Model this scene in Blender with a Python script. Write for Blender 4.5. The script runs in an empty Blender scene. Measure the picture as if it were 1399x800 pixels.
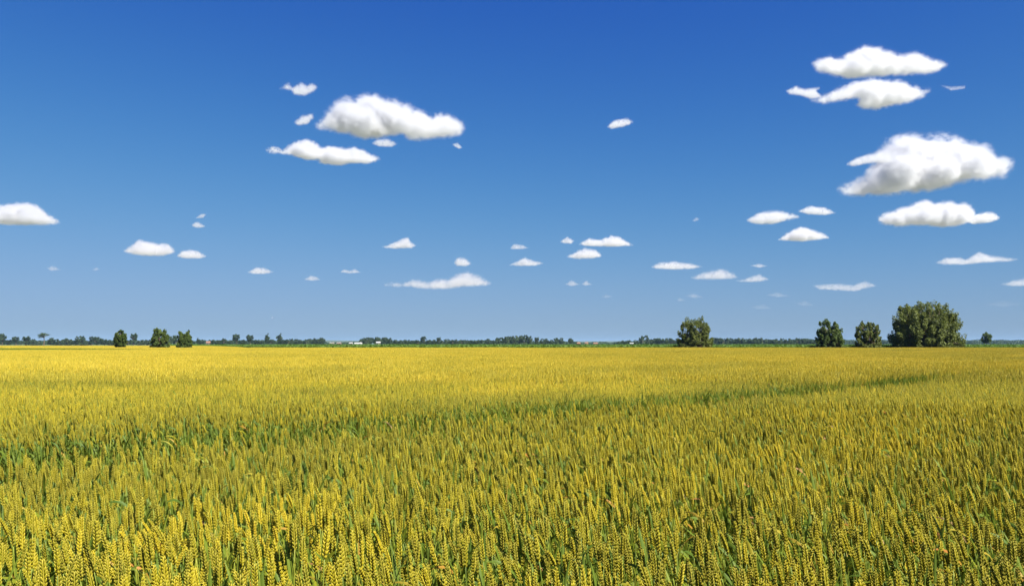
import bpy, math, random
import numpy as np
from mathutils import Vector, Matrix, noise

random.seed(7)
RNG = np.random.default_rng(11)
R = math.radians
sc = bpy.context.scene
COL = sc.collection

# ------------------------------------------------------------------ camera geometry
PW, PH = 1399.0, 800.0
FPX = 28.0 / 36.0 * PW
PITCH = math.atan(69.8 / FPX)
EYE = 1.42
CANOPY = 0.80
CP, SP = math.cos(PITCH), math.sin(PITCH)


def at(px, py, d):
    """the point at forward distance d (metres along +Y) seen at photograph pixel (px, py)"""
    u = (px - PW / 2) / FPX
    v = (PH / 2 - py) / FPX
    y = CP - v * SP
    z = SP + v * CP
    k = d / y
    return Vector((u * k, d, EYE + z * k))


def xat(px, d):
    return at(px, 469.8, d).x


def pxm(d):
    return FPX / d


# ------------------------------------------------------------------ mesh helper
class MB:
    def __init__(self):
        self.v, self.f, self.m, self.c = [], [], [], []

    def face(self, pts, mat=0, tint=(0.5, 0.5, 0.5)):
        b = len(self.v)
        self.v.extend(tuple(p) for p in pts)
        self.c.extend([tint] * len(pts))
        self.f.append(tuple(range(b, b + len(pts))))
        self.m.append(mat)

    def tube(self, pts, rad, sides=5, mat=0, tint=(0.5, 0.5, 0.5), cap=True):
        pts = [Vector(p) for p in pts]
        b = len(self.v)
        n = len(pts)
        up = Vector((0.31, 0.87, 0.11)).normalized()
        for i, p in enumerate(pts):
            t = (pts[min(i + 1, n - 1)] - pts[max(i - 1, 0)]).normalized()
            a = t.cross(up)
            if a.length < 1e-5:
                a = t.cross(Vector((1, 0, 0)))
            a.normalize()
            e = t.cross(a)
            for k in range(sides):
                w = 2 * math.pi * k / sides
                q = p + (a * math.cos(w) + e * math.sin(w)) * rad[i]
                self.v.append(tuple(q))
                self.c.append(tint)
        for i in range(n - 1):
            for k in range(sides):
                k2 = (k + 1) % sides
                self.f.append((b + i * sides + k, b + i * sides + k2, b + (i + 1) * sides + k2, b + (i + 1) * sides + k))
                self.m.append(mat)
        if cap:
            self.f.append(tuple(b + (n - 1) * sides + k for k in range(sides)))
            self.m.append(mat)

    def box(self, lo, hi, mat=0):
        x0, y0, z0 = lo
        x1, y1, z1 = hi
        b = len(self.v)
        self.v.extend([(x0, y0, z0), (x1, y0, z0), (x1, y1, z0), (x0, y1, z0), (x0, y0, z1), (x1, y0, z1), (x1, y1, z1), (x0, y1, z1)])
        self.c.extend([(0.5, 0.5, 0.5)] * 8)
        for q in ((0, 3, 2, 1), (4, 5, 6, 7), (0, 1, 5, 4), (1, 2, 6, 5), (2, 3, 7, 6), (3, 0, 4, 7)):
            self.f.append(tuple(b + i for i in q))
            self.m.append(mat)

    def add(self, o, mtx=None, moff=0, tint=None):
        b = len(self.v)
        self.v.extend(o.v if mtx is None else [tuple(mtx @ Vector(p)) for p in o.v])
        self.c.extend(o.c if tint is None else [(tint, c[1], c[2]) for c in o.c])
        self.f.extend(tuple(b + i for i in q) for q in o.f)
        self.m.extend(x + moff for x in o.m)

    def mesh(self, name, mats, smooth=False):
        me = bpy.data.meshes.new(name)
        me.from_pydata(self.v, [], self.f)
        for m in mats:
            me.materials.append(m)
        me.polygons.foreach_set("material_index", np.array(self.m, dtype=np.int32))
        if smooth:
            me.polygons.foreach_set("use_smooth", np.ones(len(self.f), dtype=bool))
        a = me.attributes.new("tint", "FLOAT_COLOR", "POINT")
        c = np.ones((len(self.v), 4), dtype=np.float32)
        c[:, :3] = np.array(self.c, dtype=np.float32)
        a.data.foreach_set("color", c.ravel())
        me.update()
        return me


def obj(name, me, parent=None):
    o = bpy.data.objects.new(name, me)
    COL.objects.link(o)
    if parent is not None:
        o.parent = parent
    return o


def tag(o, label=None, cat=None, group=None, kind=None):
    if label:
        o["label"] = label
    if cat:
        o["category"] = cat
    if group:
        o["group"] = group
    if kind:
        o["kind"] = kind
    return o


def empty(name, loc, rz=0.0):
    o = bpy.data.objects.new(name, None)
    o.empty_display_size = 0.1
    COL.objects.link(o)
    o.location = loc
    o.rotation_euler = (0, 0, rz)
    return o


# ------------------------------------------------------------------ materials
class NT:
    def __init__(self, name):
        self.mat = bpy.data.materials.new(name)
        self.mat.use_nodes = True
        self.t = self.mat.node_tree
        self.t.nodes.clear()
        self.out = self.n("ShaderNodeOutputMaterial")

    def n(self, kind, **kw):
        x = self.t.nodes.new(kind)
        for k, v in kw.items():
            setattr(x, k, v)
        return x

    def l(self, a, b):
        self.t.links.new(a, b)

    def mix(self, f, a, b):
        m = self.n("ShaderNodeMix", data_type="RGBA")
        for s, v in ((m.inputs["Factor"], f), (m.inputs[6], a), (m.inputs[7], b)):
            if isinstance(v, (int, float)):
                s.default_value = v
            elif isinstance(v, tuple):
                s.default_value = (*v, 1.0)
            else:
                self.l(v, s)
        return m.outputs[2]

    def math(self, op, a, b=None, clamp=False):
        m = self.n("ShaderNodeMath", operation=op)
        m.use_clamp = clamp
        for i, v in enumerate((a, b)):
            if v is None:
                continue
            if isinstance(v, (int, float)):
                m.inputs[i].default_value = v
            else:
                self.l(v, m.inputs[i])
        return m.outputs[0]

    def ramp(self, f, stops):
        r = self.n("ShaderNodeValToRGB")
        e = r.color_ramp.elements
        while len(e) < len(stops):
            e.new(0.5)
        for el, (p, c) in zip(e, stops):
            el.position = p
            el.color = (*c, 1.0)
        self.l(f, r.inputs[0])
        return r.outputs[0]

    def noise(self, scale, detail=3.0, rough=0.55, vec=None):
        x = self.n("ShaderNodeTexNoise")
        x.inputs["Scale"].default_value = scale
        x.inputs["Detail"].default_value = detail
        x.inputs["Roughness"].default_value = rough
        if vec is not None:
            self.l(vec, x.inputs["Vector"])
        return x.outputs["Fac"]

    def world_pos(self):
        return self.n("ShaderNodeNewGeometry").outputs["Position"]

    def tint(self):
        a = self.n("ShaderNodeAttribute", attribute_name="tint")
        s = self.n("ShaderNodeSeparateColor")
        self.l(a.outputs["Color"], s.inputs[0])
        return s.outputs[0], s.outputs[1], s.outputs[2]

    def surface(self, color, rough=0.6, transl=0.0, spec=0.4, tcol=None):
        p = self.n("ShaderNodeBsdfPrincipled")
        p.inputs["Roughness"].default_value = rough
        p.inputs["Specular IOR Level"].default_value = spec
        if isinstance(color, tuple):
            p.inputs["Base Color"].default_value = (*color, 1)
        else:
            self.l(color, p.inputs["Base Color"])
        sh = p.outputs[0]
        if transl > 0:
            t = self.n("ShaderNodeBsdfTranslucent")
            c = color if tcol is None else tcol
            if isinstance(c, tuple):
                t.inputs[0].default_value = (*c, 1)
            else:
                self.l(c, t.inputs[0])
            m = self.n("ShaderNodeMixShader")
            m.inputs[0].default_value = transl
            self.l(sh, m.inputs[1])
            self.l(t.outputs[0], m.inputs[2])
            sh = m.outputs[0]
        self.l(sh, self.out.inputs["Surface"])
        return self.mat


def wheat_mats(name, per_object):
    """ear, stem, leaf: the field ripens unevenly, so greener and more golden areas follow a broad noise in the ground plane"""
    mats = []
    for part in ("ear", "stem", "leaf"):
        t = NT(f"wheat_{part}_{name}")
        r, g, b = t.tint()
        rnd = r
        if per_object:
            oi = t.n("ShaderNodeObjectInfo")
            rnd = t.math("FRACT", t.math("ADD", oi.outputs["Random"], r))
        pos = t.world_pos()
        broad = t.math("MULTIPLY", t.math("SUBTRACT", t.noise(0.11, 4, 0.6, pos), 0.5), 1.5)
        fine = t.math("MULTIPLY", t.math("SUBTRACT", t.noise(0.9, 2, 0.5, pos), 0.5), 0.7)
        sp = t.n("ShaderNodeSeparateXYZ")
        t.l(pos, sp.inputs[0])
        far = t.math("SUBTRACT", t.math("MULTIPLY", t.math("DIVIDE", t.math("SUBTRACT", sp.outputs[1], 2.0), 20.0, clamp=True), 0.42), 0.27)
        side = t.math("MULTIPLY", t.math("MULTIPLY", sp.outputs[0], 0.2, clamp=True), -0.09)
        mp = t.n("ShaderNodeMapping")
        mp.inputs["Rotation"].default_value = (0, 0, -R(43.0))
        t.l(pos, mp.inputs["Vector"])
        mp2 = t.n("ShaderNodeMapping")
        mp2.inputs["Scale"].default_value = (0.05, 0.55, 1.0)
        t.l(mp.outputs[0], mp2.inputs["Vector"])
        band = t.math("MULTIPLY", t.math("SUBTRACT", t.noise(1.0, 3, 0.6, mp2.outputs[0]), 0.5), 1.1)
        broad = t.math("ADD", broad, band)
        patch = t.math("ADD", t.math("ADD", broad, fine), t.math("ADD", far, side))      # the headland by the track ripens last
        if part == "ear":
            f = t.math("ADD", t.math("ADD", t.math("MULTIPLY", rnd, 0.58), t.math("MULTIPLY", g, 0.22)), t.math("ADD", patch, 0.12), clamp=True)
            c = t.ramp(f, [(0.0, EAR[0]), (0.32, EAR[1]), (0.62, EAR[2]), (0.85, EAR[3]), (1.0, EAR[4])])
            c = t.mix(1.0, c, (0.755, 0.735, 0.40))
            c.node.blend_type = "MULTIPLY"
            c = t.mix(t.math("MULTIPLY", b, 0.78), c, (0.85, 0.68, 0.10))      # straw tips; the keel streaks are glume highlights painted into the colour
            mats.append(t.surface(c, 0.45, 0.28, 0.2))
        elif part == "stem":
            f = t.math("ADD", t.math("MULTIPLY", rnd, 0.7), t.math("ADD", patch, 0.1), clamp=True)
            c = t.ramp(f, [(0.0, (0.14, 0.20, 0.03)), (0.5, (0.25, 0.29, 0.03)), (1.0, (0.46, 0.39, 0.05))])
            mats.append(t.surface(c, 0.5, 0.1, 0.4))
        else:
            f = t.math("ADD", t.math("MULTIPLY", b, 0.8), t.math("ADD", t.math("MULTIPLY", rnd, 0.25), t.math("MULTIPLY", patch, 0.4)), clamp=True)
            c = t.ramp(f, [(0.0, (0.10, 0.165, 0.024)), (0.4, (0.18, 0.235, 0.022)), (0.70, (0.30, 0.31, 0.024)), (0.86, (0.42, 0.30, 0.04)), (0.95, (0.42, 0.17, 0.03)), (1.0, (0.30, 0.20, 0.09))])
            mats.append(t.surface(c, 0.5, 0.42, 0.2))
    return mats


EAR = [(0.11, 0.145, 0.01), (0.27, 0.275, 0.012), (0.50, 0.44, 0.016), (0.74, 0.57, 0.03), (0.72, 0.59, 0.09)]

# ------------------------------------------------------------------ wheat plants


class Axis:
    """stem line: straight, then bending towards +X by ang over the top 30 cm"""

    def __init__(self, L, ang, wob):
        self.p = [Vector((0, 0, 0))]
        self.d = []
        n = 60
        self.step = L / n
        self.L = L
        for i in range(n + 1):
            s = i / n
            k = max(0.0, (s - 0.6) / 0.4)
            a = ang * k * k + 0.03 * math.sin(6 * s + wob)
            d = Vector((math.sin(a), 0.04 * math.sin(5 * s + 2 * wob), math.cos(a))).normalized()
            self.d.append(d)
            self.p.append(self.p[-1] + d * self.step)

    def at(self, h):
        x = min(max(h / self.step, 0), 59.999)
        i = int(x)
        return self.p[i].lerp(self.p[i + 1], x - i), self.d[i]


def lemon(mb, base, d, side, L, w, thick, tint, sides=5, rings=((0, .3), (.22, .85), (.5, 1.0), (.8, .5)), tip=True):
    d = d.normalized()
    a = side - d * side.dot(d)
    a.normalize()
    e = d.cross(a)
    b = len(mb.v)
    k0 = int(tint[1] * 997) % sides
    for t, r in rings:
        for k in range(sides):
            q = 2 * math.pi * k / sides
            mb.v.append(tuple(base + d * (L * t) + a * (math.cos(q) * w * r) + e * (math.sin(q) * thick * r)))
            mb.c.append((tint[0], tint[1], max(t * t * 0.5, (0.25 + 0.75 * t) if k == k0 else 0.0)))  # paler towards the tip; one ridge carries a painted highlight streak
    mb.v.append(tuple(base + d * L))
    mb.c.append((tint[0], tint[1], 1.0))
    nr = len(rings)
    for i in range(nr - 1):
        for k in range(sides):
            k2 = (k + 1) % sides
            mb.f.append((b + i * sides + k, b + i * sides + k2, b + (i + 1) * sides + k2, b + (i + 1) * sides + k))
            mb.m.append(0)
    top = b + nr * sides
    for k in range(sides):
        mb.f.append((b + (nr - 1) * sides + k, b + (nr - 1) * sides + (k + 1) % sides, top))
        mb.m.append(0)


def make_ear(ax, h0, elen, twist, rnd, detail=2):
    mb = MB()
    if detail == 2:
        n = 17
        for i in range(n):
            s = i / (n - 1)
            p, d = ax.at(h0 + elen * 0.9 * s)
            x = Vector((0, 1, 0)).cross(d).normalized()
            y = d.cross(x)
            u = x * math.cos(twist) + y * math.sin(twist)
            w = d.cross(u)
            sg = 1 if i % 2 else -1
            env = 0.62 + 0.5 * math.sin(math.pi * min(1, s * 0.86 + 0.14)) if s > 0.1 else 0.75 + s
            if i == n - 1:
                sg = 0
            for q in (-1, 0, 1):
                out = (u * sg * rnd.uniform(.25, .39) + w * q * rnd.uniform(.2, .36) + d).normalized()
                L = (0.0126 if q else 0.0118) * env * rnd.uniform(0.85, 1.15)
                base = p + u * sg * 0.0024 + w * q * 0.0011 - d * 0.001
                lemon(mb, base, out, u if sg else w, L, 0.0022 * env, 0.0019 * env, (0.0, rnd.random(), 0.5), 6)
        # rachis
        pts = [ax.at(h0 + elen * 0.9 * k / 5)[0] for k in range(6)]
        mb.tube(pts, [0.0014] * 6, 4, 0, (0.0, 0.3, 0.5))
    elif detail == 1:
        n = 11
        for i in range(n):
            s = i / (n - 1)
            p, d = ax.at(h0 + elen * 0.88 * s)
            x = Vector((0, 1, 0)).cross(d).normalized()
            y = d.cross(x)
            u = x * math.cos(twist) + y * math.sin(twist)
            w2 = d.cross(u)
            sg = (1 if i % 2 else -1) if i < n - 1 else 0
            env = 0.7 + 0.45 * math.sin(math.pi * min(1, s * 0.86 + 0.14))
            out = (u * sg * rnd.uniform(.36, .58) + w2 * rnd.uniform(-.25, .25) + d).normalized()
            lemon(mb, p + u * sg * 0.0022 - d * 0.001, out, u if sg else x, 0.0145 * env, 0.0021 * env, 0.0034 * env, (0.0, rnd.random(), 0.5), 4, ((0, .4), (.25, .8), (.6, 1.0)))
    else:
        n = 7
        for i in range(n):
            s = i / (n - 1)
            p, d = ax.at(h0 + elen * 0.86 * s)
            x = Vector((0, 1, 0)).cross(d).normalized()
            y = d.cross(x)
            u = x * math.cos(twist) + y * math.sin(twist)
            w = d.cross(u)
            sg = (1 if i % 2 else -1) if i < n - 1 else 0
            env = 0.8 + 0.4 * math.sin(math.pi * min(1, s * 0.86 + 0.14))
            o0 = p + u * sg * 0.002
            tip = o0 + (u * sg * 0.4 + d).normalized() * 0.024 * env
            mid = o0.lerp(tip, 0.45)
            tt = (0.0, rnd.random(), 0.5)
            q = [mid + u * 0.0042 * env, mid + w * 0.006 * env, mid - u * 0.0042 * env, mid - w * 0.006 * env]
            for k in range(4):
                mb.face((o0, q[(k + 1) % 4], tip, q[k]), 0, tt)
                mb.c[-4] = (0.0, tt[1], 0.0)
                mb.c[-2] = (0.0, tt[1], 1.0)
    return mb


def make_leaf(p0, az, L, w, up, droop, tint, seg=7, fold=0.25):
    mb = MB()
    h = Vector((math.cos(az), math.sin(az), 0))
    s = Vector((-math.sin(az), math.cos(az), 0))
    p = Vector(p0)
    rows = []
    for i in range(seg + 1):
        t = i / seg
        e = up - droop * t ** 1.6
        d = h * math.cos(e) + Vector((0, 0, 1)) * math.sin(e)
        nrm = s.cross(d)
        ww = w * (0.55 + 0.9 * t if t < 0.35 else 1.0 * (1 - ((t - 0.35) / 0.65) ** 2.2) * 0.87)
        tw = s * math.cos(t * 0.9 * droop) + nrm * math.sin(t * 0.9 * droop)
        rows.append((p - tw * ww * .5 + nrm * ww * fold, Vector(p), p + tw * ww * .5 + nrm * ww * fold))
        p = p + d * (L / seg)
    b = len(mb.v)
    for r in rows:
        for q in r:
            mb.v.append(tuple(q))
            mb.c.append(tint)
    for i in range(seg):
        for k in (0, 1):
            mb.f.append((b + 3 * i + k, b + 3 * i + k + 1, b + 3 * i + 4 + k, b + 3 * i + 3 + k))
            mb.m.append(0)
    return mb


def make_plant(seed, detail):
    """(stem, ear, [leaves]) as separate builders"""
    rnd = random.Random(seed)
    ht = rnd.uniform(0.76, 0.84)
    elen = rnd.uniform(0.070, 0.096)
    ang = abs(rnd.gauss(0.0, 0.22)) + 0.04
    ax = Axis(ht, ang, rnd.uniform(0, 6))
    h0 = ht - elen
    ear = make_ear(ax, h0, elen, rnd.uniform(0, math.pi), rnd, detail)
    stem = MB()
    if detail == 2:
        hs = [0, .2, .4, .55, .65, .72, h0 + .005]
        hs = sorted(h for h in hs if h <= h0 + .006)
        stem.tube([ax.at(h)[0] for h in hs], [0.0022 - 0.0011 * i / (len(hs) - 1) for i in range(len(hs))], 5)
    else:
        hs = [0.1, .4, .6, h0 + .005] if detail == 1 else [0.3, 0.58, h0 + 0.01]
        stem.tube([ax.at(h)[0] for h in hs], [0.002, .0017, .0014, .0012][: len(hs)], 3, cap=False)
    leaves = []
    spec = [(rnd.uniform(.54, .64), rnd.uniform(.13, .19), rnd.uniform(.011, .016), 1.25), (rnd.uniform(.42, .52), rnd.uniform(.18, .25), rnd.uniform(.011, .016), 1.25), (rnd.uniform(.3, .4), rnd.uniform(.2, .28), .012, 1.2)]
    if detail == 1:
        spec = spec[:2]
    elif detail == 0:
        spec = spec[:1]
    for i, (h, L, w, up) in enumerate(spec):
        p, d = ax.at(h)
        dry = rnd.random()
        if i == 2:
            dry = 0.55 + 0.45 * dry
        elif dry > 0.8:
            dry = rnd.uniform(.8, 1)
        else:
            dry *= 0.75
        leaves.append(make_leaf(p, rnd.uniform(0, 6.28), L, w, up + rnd.uniform(-.15, .25), rnd.uniform(.3, 2.3), (0.5, rnd.random(), dry), 7 if detail == 2 else (4 if detail == 1 else 2)))
    return stem, ear, leaves


def join_plant(parts, tint=None):
    stem, ear, leaves = parts
    mb = MB()
    mb.add(ear, None, 0, tint)
    mb.add(stem, None, 1, tint)
    for lf in leaves:
        mb.add(lf, None, 2, tint)
    return mb


def green_tiller(seed, hmax=0.5, n=6, dryshift=0.0):
    rnd = random.Random(seed)
    mb = MB()
    for k in range(n):
        lf = make_leaf((rnd.uniform(-.02, .02), rnd.uniform(-.02, .02), 0), rnd.uniform(0, 6.28), rnd.uniform(.6, 1) * hmax, rnd.uniform(.008, .013), rnd.uniform(1.2, 1.5), rnd.uniform(.1, .9), (0.2, rnd.random(), min(1, rnd.random() * 0.5 + dryshift)), 6)
        mb.add(lf, None, 2)
    return mb


MAT_NEAR = wheat_mats("near", True)
MAT_FAR = wheat_mats("patch", False)
NVAR = 12

protos = bpy.data.collections.new("wheat_prototypes")     # never linked to the scene: only the field's own geometry nodes read it
proto_index = {}


def add_proto(kind, mb, mats, smooth=False):
    i = len(proto_index)
    me = mb.mesh(f"wheat_{kind}_mesh", mats, smooth)
    o = bpy.data.objects.new(f"p{i:03d}_{kind}", me)
    protos.objects.link(o)
    proto_index.setdefault(kind + f"_{i}", i)
    return i


near_parts, idx_near, idx_mid, idx_till = [], [], [], []
for k in range(NVAR):
    st, ea, le = make_plant(100 + k, 2)
    near_parts.append((st.mesh("wheat_stem", [MAT_NEAR[1]], True), ea.mesh("wheat_ear", [MAT_NEAR[0]], True), [x.mesh("wheat_leaf", [MAT_NEAR[2]], True) for x in le]))
    idx_near.append(add_proto("near", join_plant((st, ea, le)), MAT_NEAR, True))
for k in range(NVAR):
    idx_mid.append(add_proto("mid", join_plant(make_plant(300 + k, 1)), MAT_NEAR, True))
for k in range(5):
    idx_till.append(add_proto("tiller", green_tiller(500 + k), MAT_NEAR, True))


def make_patch(seed, n, size, hscale=1.0, green=0.0, ear_share=1.0):
    rnd = random.Random(seed)
    pool = [make_plant(seed * 50 + k, 0) for k in range(10)]
    mb = MB()
    for k in range(n):
        st, ea, le = pool[k % 10]
        x, y = rnd.uniform(-.5, .5) * size, rnd.uniform(-.5, .5) * size
        lean = math.pi + rnd.gauss(0, 1.2)
        s = rnd.gauss(1.0, 0.045) * hscale
        m = Matrix.Translation((x, y, 0)) @ Matrix.Rotation(lean, 4, "Z") @ Matrix.Diagonal((1.0, 1.0, s, 1.0))
        tint = rnd.random() * (1 - green)
        if rnd.random() < ear_share:
            mb.add(ea, m, 0, tint)
        mb.add(st, m, 1, tint)
        for lf in le:
            mb.add(lf, m, 2, tint)
    return mb


idx_patch = [add_proto("patch", make_patch(k + 1, 430, 1.04), MAT_FAR) for k in range(6)]
idx_low = [add_proto("low", make_patch(k + 31, 230, 1.04, 0.80, 0.6, 0.35), MAT_FAR) for k in range(2)]


def grass_patch(seed, n, hmax, dry):
    rnd = random.Random(seed)
    mb = MB()
    for k in range(n):
        x, y = rnd.uniform(-.52, .52), rnd.uniform(-.52, .52)
        lf = make_leaf((x, y, 0), rnd.uniform(0, 6.28), hmax * rnd.uniform(.75, 1.2), rnd.uniform(.014, .022), rnd.uniform(1.2, 1.5), rnd.uniform(.1, .9), (0.3, rnd.random(), min(1, dry + rnd.random() * .3)), 3)
        mb.add(lf, None, 2)
    return mb


idx_green = [add_proto("greens", grass_patch(70 + k, 420, 0.85, 0.15), MAT_FAR) for k in range(2)]
idx_dry = [add_proto("dry", grass_patch(80 + k, 420, 0.8, 0.68), MAT_FAR) for k in range(2)]

# ---- layout of the field: rows run along the wheel tracks, 43 degrees off the view axis
TA = R(43.0)
TU = np.array([math.cos(TA), math.sin(TA)])
TN = np.array([-math.sin(TA), math.cos(TA)])
TRACKS = [5.85, 27.5, 53.5, 77.5, 102.5, 127.5]


def fnoise(x, y, s, z=0.0):
    return noise.noise(Vector((x * s, y * s, z)))


NEAR_MAX = 14.0
pts, rots, scls, ids = [], [], [], []
individual = []
# jittered single plants near the camera
cell = 0.0525
ny = int((NEAR_MAX - 0.5) / cell)
cand = []
for iy in range(ny):
    y0 = 0.95 + iy * cell
    xm = 0.66 * y0 + 0.9
    nx = int(xm / cell)
    for ix in range(-nx, nx + 1):
        cand.append((ix * cell, y0))
cand = np.array(cand)
cand += RNG.uniform(-0.5, 0.5, cand.shape) * cell * 1.6
vv = cand @ TN
uu = cand @ TU
far_edge = NEAR_MAX + 0.4 * np.sin(uu * 1.3)
for (x, y), v, u in zip(cand, vv, uu):
    if y > NEAR_MAX - 0.02:
        continue
    wob = 0.10 * fnoise(u, 3.3, 0.6)
    dt = abs(v - TRACKS[0] - wob)
    rz = math.pi + random.gauss(0, 1.15)
    hz = 1.0 + 0.05 * fnoise(x, y, 0.8, 5.0) + random.gauss(0, 0.04) - (random.random() ** 2) * 0.12
    if x < -0.3 and y < 4:
        hz += 0.02
    if dt < 0.72:
        if random.random() < 0.5:
            pts.append((x, y, 0)); rots.append((0, 0, random.uniform(0, 6.28)))
            scls.append((1, 1, random.uniform(.4, .8))); ids.append(random.choice(idx_till))
        continue
    if dt < 0.80 and random.random() < 0.4:
        continue
    tilt = 0.025 + 0.03 * max(0.0, x / (0.6 * y + 0.3))      # the crop leans a little, more to the right
    rx, ry = random.gauss(0, 0.05), -tilt + random.gauss(0, 0.05)
    k = random.randrange(NVAR)
    s = random.gauss(1.0, 0.05)
    p = (x, y, -0.002)
    e = Matrix.Rotation(ry, 3, "Y") @ Matrix.Rotation(rx, 3, "X") @ Matrix.Rotation(rz, 3, "Z")
    eul = e.to_euler("XYZ")
    if 1.86 < y < 2.6 and abs(x) < 0.64 * y + 0.02:
        individual.append((y, p, tuple(eul), (s, s, hz), k))
        continue
    pts.append(p); rots.append(tuple(eul)); scls.append((s, s, hz))
    ids.append(idx_near[k] if y < 8.5 else idx_mid[k])
    if random.random() < 0.14:
        pts.append((x + 0.02, y, 0)); rots.append((0, 0, random.uniform(0, 6.28)))
        scls.append((1, 1, random.uniform(.9, 1.35))); ids.append(random.choice(idx_till))
individual.sort(key=lambda t: t[0])
for y, p, e, s, k in individual[300:]:
    pts.append(p); rots.append(e); scls.append(s); ids.append(idx_near[k])
individual = individual[:300]


def in_poly(x, y, poly):
    ins = False
    n = len(poly)
    for i in range(n):
        x0, y0 = poly[i]
        x1, y1 = poly[(i + 1) % n]
        if (y0 > y) != (y1 > y) and x < (x1 - x0) * (y - y0) / (y1 - y0) + x0:
            ins = not ins
    return ins




def track_open(v, px, u):
    """where a wheel track has stayed bare enough to show its green floor"""
    if v < 32:
        return 560 < px < 680 or px > 800 and fnoise(u, 0, 0.07, 1.0) > -0.3
    if v < 58:
        return 240 < px < 560 or px > 1000 and fnoise(u, 0, 0.06, 1.0) > 0.0
    return fnoise(u, v * .2, 0.05, 4.0) > 0.15


GREEN_WEDGE = [(-99, 75), (-49, 79), (-33, 81), (-41, 87), (-54, 100), (-99, 127)]
for v in np.arange(-240, 420, 1.0):
    for u in np.arange(-250, 420, 1.0):
        x, y = u * TU + v * TN
        if y < NEAR_MAX + 0.1 or y > 275:
            continue
        if abs(x) > 0.66 * y + 6:
            continue
        px = PW / 2 + x / y * FPX
        if y > 132 and px > 335 - (y - 132) * 0.45:
            continue
        tr = min(abs(v + 0.0 - t) for t in TRACKS)
        rz = TA + random.choice((0, 1, 2, 3)) * math.pi / 2
        hz = 1.0 + 0.05 * fnoise(x, y, 0.13, 2.0) + 0.03 * fnoise(x, y, 0.5, 9.0)
        if in_poly(x, y, GREEN_WEDGE):
            i = random.choice(idx_green)
        elif 121 < y < 132 and px < 345 and px > 150:
            i = random.choice(idx_dry); hz *= 0.8
        elif v > 15 and tr <= 1.3 and track_open(v, px, u):
            i = random.choice(idx_green); hz *= 0.5
        elif v <= 15 and abs(v - TRACKS[0]) < 0.75:
            i = random.choice(idx_low); hz *= 0.95
        else:
            i = random.choice(idx_patch)
        pts.append((x, y, -0.003 * random.random())); rots.append((0, 0, rz)); scls.append((1, 1, hz)); ids.append(i)


def instancer(name, pts, rots, scls, ids, coll):
    me = bpy.data.meshes.new(name)
    me.from_pydata(pts, [], [])
    for nm, dom, arr in (("rot", "FLOAT_VECTOR", rots), ("scl", "FLOAT_VECTOR", scls)):
        a = me.attributes.new(nm, dom, "POINT")
        a.data.foreach_set("vector", np.array(arr, dtype=np.float32).ravel())
    a = me.attributes.new("pid", "INT", "POINT")
    a.data.foreach_set("value", np.array(ids, dtype=np.int32))
    o = obj(name, me)
    g = bpy.data.node_groups.new(name + "_nodes", "GeometryNodeTree")
    g.interface.new_socket("Geometry", in_out="INPUT", socket_type="NodeSocketGeometry")
    g.interface.new_socket("Geometry", in_out="OUTPUT", socket_type="NodeSocketGeometry")
    N = g.nodes.new
    gi, go = N("NodeGroupInput"), N("NodeGroupOutput")
    ci = N("GeometryNodeCollectionInfo")
    ci.inputs["Collection"].default_value = coll
    ci.inputs["Separate Children"].default_value = True
    ci.inputs["Reset Children"].default_value = True
    ip = N("GeometryNodeInstanceOnPoints")
    ip.inputs["Pick Instance"].default_value = True

    def named(nm, typ):
        x = N("GeometryNodeInputNamedAttribute")
        x.data_type = typ
        x.inputs["Name"].default_value = nm
        return x.outputs["Attribute"]
    er = N("FunctionNodeEulerToRotation")
    L = g.links.new
    L(gi.outputs[0], ip.inputs["Points"])
    L(ci.outputs[0], ip.inputs["Instance"])
    L(named("pid", "INT"), ip.inputs["Instance Index"])
    L(named("rot", "FLOAT_VECTOR"), er.inputs[0])
    L(er.outputs[0], ip.inputs["Rotation"])
    L(named("scl", "FLOAT_VECTOR"), ip.inputs["Scale"])
    L(ip.outputs[0], go.inputs[0])
    md = o.modifiers.new("planting", "NODES")
    md.node_group = g
    return o


wf = instancer("wheat_crop", pts, rots, scls, ids, protos)
tag(wf, "ripening golden green wheat standing across the whole wide field", "wheat crop", kind="stuff")

# ---- the 300 nearest plants, each a thing with its own stem, ear and leaves
for y, p, e, s, k in individual:
    root = empty("wheat_plant", p)
    root.rotation_euler = e
    root.scale = s
    tag(root, "wheat plant of the frontmost rows with plump yellow green ear on green stem", "wheat plant", "wheat plants in the frontmost rows")
    stem_me, ear_me, leaf_mes = near_parts[k]
    obj("stem", stem_me, root)
    obj("ear", ear_me, root)
    for lm in leaf_mes:
        obj("leaf", lm, root)

# ------------------------------------------------------------------ ground
t = NT("ground_soil")
pos = t.world_pos()
c = t.mix(t.noise(0.02, 5, 0.6, pos), (0.075, 0.06, 0.03), (0.085, 0.085, 0.032))
c = t.mix(t.noise(9.0, 4, 0.6, pos), c, (0.05, 0.042, 0.025))
sep = t.n("ShaderNodeSeparateXYZ")
t.l(pos, sep.inputs[0])
far = t.math("DIVIDE", t.math("SUBTRACT", sep.outputs[1], 240.0), 60.0, clamp=True)
fields = t.ramp(t.noise(0.0035, 2, 0.5, pos), [(0.38, (.14, .18, .12)), (0.46, (.24, .235, .17)), (0.6, (.27, .26, .20)), (0.66, (.16, .19, .13))])
c = t.mix(far, c, fields)
m_soil = t.surface(c, 0.95, 0, 0.1)
mb = MB()
G = 22000
mb.face([(-G, -3000, 0), (G, -3000, 0), (G, 26000, 0), (-G, 26000, 0)])
tag(obj("ground", mb.mesh("ground", [m_soil])), kind="structure")

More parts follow.
